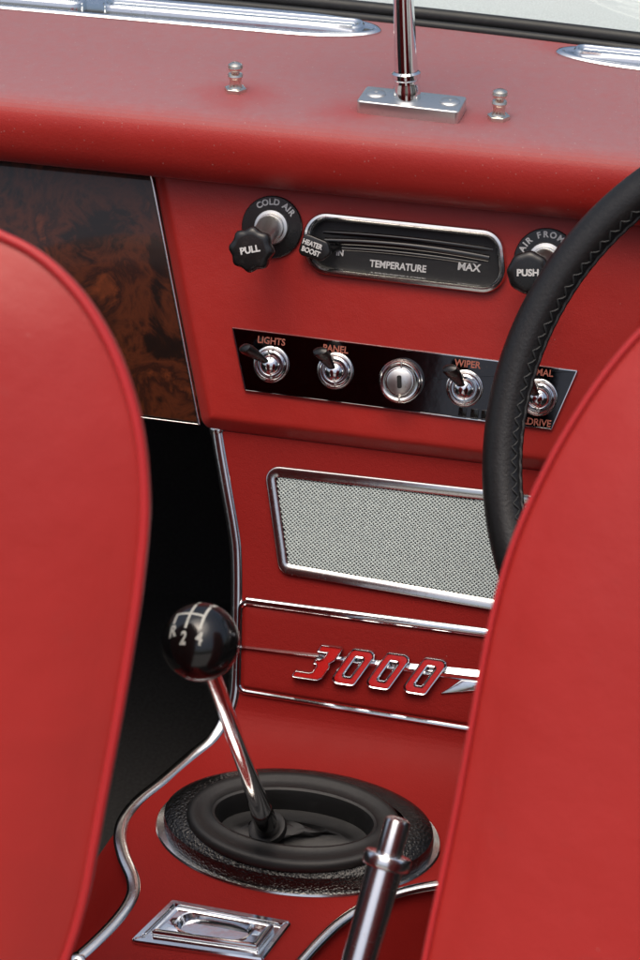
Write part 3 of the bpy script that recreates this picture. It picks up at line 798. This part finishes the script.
# inner bellows cone towards the lever
bu_, bv_ = TT.uv(268, 829, .018)
bf = TT.sub(bu_, bv_, 0, 0)
tilt = Fr(bf.at(0, 0, .018), (TT.Z + Vector((-.22, -.25, 0))).normalized())
n_ = 64; rows = []
for q, (r_, h_) in enumerate([(1.0, .014), (.86, .0155), (.80, .0120), (.62, .0140), (.52, .0110), (.36, .0150)]):
    row = []
    for k in range(n_):
        an = 2*pi*k/n_; o_ = uf.at((rx-.0445)*cos(an), (ry-.0445)*sin(an), max(h_, .014))
        i_ = tilt.at(.0095*cos(an), .0095*sin(an), .0)
        w_ = (1.0-r_)/(1-.36); row.append(Vector(o_).lerp(i_, w_) + TT.Z*(0 if q in (0, 5) else (.0018 if q % 2 else -.0010)))
    rows.append(row)
mb = MB(); mb.grid(rows, cu=True); mb.build('bellows', 'rubber', ga)
mb = MB(); mb.lathe(tilt, [(.0135, -.002), (.0142, .001), (.0135, .0032), (.0115, .0038), (.0085, .0032), (.0080, .001), (.006, .001)], 40); mb.build('lever_boot_ring', 'rubber', ga)

# ------------------------------------------------------------------ gear lever
RB = .0228; dep = 2*RB*FPX/78.5
BC = CAM + ray(200.5, 642)*dep
lev = thing('gear_lever', 'chrome gear lever with black ball knob marked R 2 4', 'gear lever', tilt.O)
print('ball', BC, 'base', tilt.O, (BC-tilt.O).length)
ldir = (BC-tilt.O).normalized(); lf = Fr(tilt.O, ldir)
LL = (BC-tilt.O).length
mb = MB(); mb.lathe(lf, [(.0078, -.006), (.0078, .010), (.0074, .018), (.0070, .06), (.0058, .12), (.0050, LL-.03), (.0048, LL-.01)], 32); mb.build('shaft', 'chrome', lev)
mb = MB(); mb.lathe(lf, [(.0090, .0), (.0090, .006), (.0084, .012), (.0080, .036), (.0075, .040), (.0068, .041)], 32); mb.build('sleeve_dark_reflection', 'ball', lev)  # base sleeve, lengthened so its black stands in for dark reflections on the chrome
mb = MB(); mb.lathe(lf, [(.0050, LL-RB-.007), (.0082, LL-RB-.006), (.0086, LL-RB-.003), (.0082, LL-RB+.002)], 32); mb.build('lock_nut', 'chrome', lev)
vd = (CAM-BC).normalized(); vr = (rgt-vd*rgt.dot(vd)).normalized(); vu = vd.cross(vr)
def cw(a): return (vr*a[0]+vu*a[1]+vd*a[2]).normalized()
KA = cw((-.15, .70, .70)); KU = cw((.89, -.04, .43)); KU = (KU-KA*KU.dot(KA)).normalized(); KV = KA.cross(KU)
bf2 = Fr(BC, KA, KU)
prof_b = [(max(.0001, RB*sin(pi*k/40)), RB*cos(pi*k/40)) for k in range(41)]
mb = MB(); mb.lathe(bf2, prof_b, 64); ball = mb.build('ball_knob', 'ball', lev)
def onball(x, y, k=1.0035): 
    r2 = min(.98, x*x+y*y); return BC+(KA*sqrt(1-r2)+KU*x+KV*y)*RB*k
mb = MB()
def stroke(x0, y0, x1, y1, w_=.032):
    L = sqrt((x1-x0)**2+(y1-y0)**2); nx, ny = -(y1-y0)/L*w_, (x1-x0)/L*w_; rows_ = []
    for i in range(13):
        q = i/12; x, y = x0+(x1-x0)*q, y0+(y1-y0)*q
        rows_.append([onball(x-nx, y-ny), onball(x, y), onball(x+nx, y+ny)])
    mb.grid(rows_)
G = (-.48, -.11, .26)
stroke(G[0], 0, G[2], 0); stroke(G[0], 0.03, G[0], -.28); stroke(G[1], .42, G[1], -.42); stroke(G[2], .42, G[2], -.38)
for ch, x, y in (('R', G[0]+.03, -.47), ('2', G[1], -.64), ('4', G[2]+.03, -.58), ('3', G[2], .60), ('1', G[1], .60)):
    V, Fc = subglyph(*glyphs(ch, .36, 0, .012), 2); b0 = len(mb.v)
    for q in V: mb.v.append(onball(x+q.x*.9, y+q.y))
    mb.f += [tuple(i+b0 for i in f_) for f_ in Fc]
mb.build('gate_marking', 'cream', ball)

# ------------------------------------------------------------------ ashtray
A1 = TT.uv(172, 902); A2 = TT.uv(293, 924); A3 = TT.uv(263, 963); A4 = TT.uv(129, 944)
cx_ = sum(p[0] for p in (A1, A2, A3, A4))/4; cy_ = sum(p[1] for p in (A1, A2, A3, A4))/4
ash = thing('ashtray', 'chrome rectangular ashtray lid with an oval finger dish set in the tunnel', 'ashtray', TT.at(cx_, cy_))
ao = [A1, A4, A3, A2]
aq = ao; mb = MB(); psweep(mb, TT, aq, .003, [(0, -.001), (0, .0025), (.0010, .0036), (.0038, .0036), (.0050, .0022), (.0052, .0008)], n=4, sub=1); mb.build('frame', 'chrome', ash)
ai = inset(aq, .0078)
mb = MB(); psweep(mb, TT, ai, .002, [(0, .0005), (0, .0052), (.0010, .0064), (.0030, .0064), (.0040, .0055)], False, n=4, sub=1)
# lid top with an oval dish
lid_o = inset(ai, .0040); c0 = Vector((cx_, cy_+.001)); n_ = len(lid_o)
an = [atan2(p[1]-c0.y, p[0]-c0.x) for p in lid_o]
sk = (A1[0]-A4[0])/(A1[1]-A4[1])*.5
def sup(a_, ea, eb, e=2.8):
    r_ = (abs(cos(a_)/ea)**e+abs(sin(a_)/eb)**e)**(-1/e); x = r_*cos(a_); y = r_*sin(a_); return (c0.x+x+y*sk*.5, c0.y+y)
lid_o = dens(lid_o, .003); an = [atan2((p[1]-c0.y)*2.2, p[0]-c0.x) for p in lid_o]
def dish(ea, eb, h_): 
    out = []
    for a_ in an:
        q = (ea*abs(cos(a_))**.7*(1 if cos(a_) > 0 else -1), eb*abs(sin(a_))**.7*(1 if sin(a_) > 0 else -1)); out.append(TT.at(c0.x+q[0]+q[1]*.25, c0.y+q[1], h_))
    return out
rows = [[TT.at(*p, .0055) for p in lid_o], dish(.0275, .0122, .0055), dish(.0268, .0116, .0062), dish(.0255, .0105, .0060), dish(.0235, .0090, .0020), dish(.021, .0072, -.0030), dish(.016, .005, -.0050), dish(.008, .0025, -.0056)]
mb.grid(rows, cu=True); mb.cap(rows[-1]); mb.build('lid', 'chrome', ash, angle=45)

# ------------------------------------------------------------------ handbrake
RT = .0108
P1 = CAM + ray(386.5, 862)*(2*RT*FPX/36.0); P0 = CAM + ray(359, 962)*(2*RT*FPX/35.7)
hd_ = (P1-P0).normalized(); P0 = P0 - hd_*.16
hbf = Fr(P0, hd_); HL = (P1-P0).length
print('handbrake', P0, P1)
hb = thing('handbrake', 'upright chrome handbrake lever with collar and push button beside the tunnel', 'handbrake', P0)
mb = MB(); mb.lathe(hbf, [(RT*.86, 0), (RT*.93, .12), (RT, HL-.006), (RT*.97, HL-.003), (RT*.97, HL)], 40); mb.build('grip_tube', 'chrome_satin', hb)
mb = MB(); mb.lathe(hbf, [(RT, HL-.004)]+[(RT*1.02+.0036*(1+cos(a_)) *.5+.0, HL+.0008+.0042*sin(a_)) for a_ in [radians(q) for q in range(-90, 91, 15)]]+[(RT*.7, HL+.005)], 40); mb.build('collar', 'chrome_satin', hb)
mb = MB(); mb.lathe(hbf, [(RT*.72, HL+.002), (RT*.72, HL+.0235), (RT*.66, HL+.0255), (RT*.45, HL+.0268), (.0001, HL+.0272)], 36); mb.build('push_button', 'chrome_satin', hb)

# ------------------------------------------------------------------ steering wheel
WR, wr_ = .212, .0135
ctr = Vector((.2947, -.1824, .0651)); WD = (ctr-CAM).length; WR = .2117
wn_ = Vector((-.316, -.817, .482)).normalized(); wf = Fr(ctr, wn_)
print('wheel', WR, WD, ctr)
sw_ = thing('steering_wheel', 'black leather covered steering wheel rim with stitched inner edge on the right', 'steering wheel', ctr)
mb = MB(); rows = []
NW, NP = 220, 24
for i in range(NW):
    a = 2*pi*i/NW; c_ = wf.at(WR*cos(a), WR*sin(a)); rd = wf.X*cos(a)+wf.Y*sin(a)
    rows.append([c_ + rd*cos(2*pi*k/NP)*wr_*1.02 + wf.Z*sin(2*pi*k/NP)*wr_*.92 for k in range(NP)])
mb.grid(rows, cu=True, cv=True); rim = mb.build('rim', 'leather', sw_)
mb = MB(); NSt = 135; asm = radians(148)
for i in range(NSt):
    a = 2*pi*i/NSt; da = 2*pi/NSt
    def rp(aa, ph, k=1.02):
        rd = wf.X*cos(aa)+wf.Y*sin(aa); return wf.at(WR*cos(aa), WR*sin(aa)) + rd*cos(ph)*wr_*1.02*k + wf.Z*sin(ph)*wr_*.92*k
    mb.tube([rp(a, asm-.20, 1.0), rp(a+da*.25, asm-.06, 1.045), rp(a+da*.5, asm+.13, 1.03)], [.0005, .0007, .0005], n=6)
    mb.tube([rp(a+da*.5, asm+.13, 1.03), rp(a+da*.78, asm-.02, 1.045), rp(a+da, asm-.20, 1.0)], [.0004, .0006, .0004], n=6)
mb.build('stitching', 'thread', rim)
mb = MB(); pth = []
for i in range(NSt*4):
    a = 2*pi*i/(NSt*4); k = .985+.05*abs(sin(a*NSt/2)); rd = wf.X*cos(a)+wf.Y*sin(a)
    pth.append(wf.at(WR*cos(a), WR*sin(a)) + rd*cos(asm+.42)*wr_*1.02*k + wf.Z*sin(asm+.42)*wr_*.92*k)
mb.tube(pth, .0013, closed=True, n=6); mb.build('seam', 'leather', rim)
hub = Fr(wf.at(0, 0, -.05), wf.Z)
mb = MB(); mb.lathe(hub, [(.03, -.03), (.045, 0), (.045, .012), (.035, .02), (.0001, .024)], 40); mb.build('hub', 'chrome', sw_)
for k in range(3):
    a = radians(90+120*k+0) ; mb = MB(); e = wf.at((WR-.006)*cos(a), (WR-.006)*sin(a), -.003); s0 = hub.at(.03*cos(a), .03*sin(a), .008)
    rd = (wf.X*cos(a)+wf.Y*sin(a)); mb.tube([s0, s0.lerp(e, .5)+wf.Z*(-.004), e], [.012, .010, .009], n=14, flat=.2, nrm=wf.Z); mb.build('spoke', 'chrome', sw_)
mb = MB(); mb.tube([hub.at(0, 0, -.02), hub.at(0, 0, -.02)+(Vector((-.02, .9, -.42))).normalized()*.30], .022, n=24); mb.build('column', 'plastic', sw_)

# ------------------------------------------------------------------ seats
def seat(pxs, depth, mirror_px, label, side, tilt_, pip, zb):
    Nn = Vector((0, -cos(tilt_), sin(tilt_)))
    f0 = Fr(CAM + ray(*pxs[len(pxs)//2])*depth, Nn)
    pts = [f0.uv(*p) for p in pxs]                       # from top to bottom along the visible edge
    cu = f0.uv(*mirror_px)[0]
    half = [(abs(u-cu), v) for u, v in pts]
    vmin = zb
    half = [h for h in half if h[1] > vmin-.5]
    v_b = half[-1][1]
    top_v = half[0][1]; 
    # finish the top: arch over to the centre line
    h0, h1 = half[0], half[1]
    sl0 = (h0[1]-h1[1])/max(1e-6, (h1[0]-h0[0]))
    arch = []
    K = 7
    for i in range(K):
        q = i/K; x = h0[0]*q; arch.append((x, h0[1]+sl0*h0[0]*.5*(1-q*q)))
    tg = (half[-1][0]-half[-2][0])/(half[-2][1]-half[-1][1])
    R_ = arch+half+[(half[-1][0]+tg*.06, v_b-.06), (half[-1][0]+tg*.12, v_b-.13), (half[-1][0]*.84, v_b-.25), (half[-1][0]*.74, v_b-.31), (half[-1][0]*.5, v_b-.33), (0, v_b-.33)]
    rs = [(cu+x*(1), v) for x, v in R_]; ls = [(cu-x, v) for x, v in R_[::-1]][1:-1]
    loop = rs+ls
    sm = [tuple(p) for p in catmull([Vector((x, y, 0)) for x, y in loop], 5, True)]; sm = [(p[0], p[1]) for p in sm]
    c0 = (cu, sum(p[1] for p in sm)/len(sm))
    th = thing('car_seat', label, 'seat', f0.at(c0[0], c0[1]), 'red bucket seats seen from behind')
    def scl(k_): return [(c0[0]+(x-c0[0])*k_, c0[1]+(y-c0[1])*k_) for x, y in sm]
    mb = MB()
    r1 = [[f0.at(*p, h) for p in inset(sm, d)] for d, h in ((.052, -.085), (.040, -.070), (.025, -.050), (.013, -.034), (.004, -.018), (.0, -.007), (0, 0), (.003, .0022), (.008, .0045))]
    base = inset(sm, .008)
    for k_, h in ((.965, .008), (.92, .0125), (.84, .018), (.72, .023), (.55, .027), (.38, .030), (.2, .0315), (.08, .032)):
        r1.append([f0.at(c0[0]+(x-c0[0])*k_/1.0, c0[1]+(y-c0[1])*k_, h) for x, y in base])
    mb.grid(r1, cu=True); mb.cap(r1[-1])
    r2 = []
    for k_, h in ((1, -.085), (.9, -.093), (.6, -.09), (.3, -.088), (.1, -.088)):
        r2.append([f0.at(c0[0]+(x-c0[0])*k_, c0[1]+(y-c0[1])*k_, h) for x, y in inset(sm, .052)])
    mb.grid(r2, cu=True); mb.cap(r2[-1])
    mb.build('backrest', 'vinyl_seat', th, angle=70)
    mb = MB(); mb.tube([f0.at(*p, .0022) for p in inset(sm, .0005)], pip, closed=True, n=10); mb.build('piping', 'piping', th)
    hw_ = half[-1][0]*.42
    cf = Fr(f0.at(cu, v_b-.34, -.09), (0, .0, 1))
    co_ = rpoly([(-hw_, 0), (hw_, 0), (hw_*.95, .40), (-hw_*.95, .40)], .05, 8)
    mb = MB(); sweep(mb, cf, co_, [(.01, -.10), (0, -.08), (0, -.01), (.008, .006), (.03, .016), (.06, .02)]); mb.cap([cf.at(*p, .02) for p in inset(co_, .06)]); mb.cap([cf.at(*p, -.10) for p in inset(co_, .01)], True)
    mb.build('cushion', 'vinyl_seat', th)
seat([(0, 233), (32, 249), (62, 273), (90, 306), (115, 350), (132, 396), (142, 440), (146.5, 490), (146, 530), (140, 590), (131, 650), (120, 715), (107, 785), (94, 855), (88, 888), (80, 920), (71, 948), (60, 978)], .93, (-260, 500), 'red vinyl seat back at the left edge, beside the gear lever', -1, radians(20), .0024, -.6)
seat([(700, 288), (668, 308), (640, 331), (605, 372), (575, 416), (548, 463), (525, 512), (507, 560), (493, 612), (481, 670), (470, 730), (458, 795), (445, 860), (432, 920), (424, 960), (418, 990)], .92, (900, 500), 'red vinyl seat back at the right edge, in front of the steering wheel', 1, radians(24), .0016, -.6)
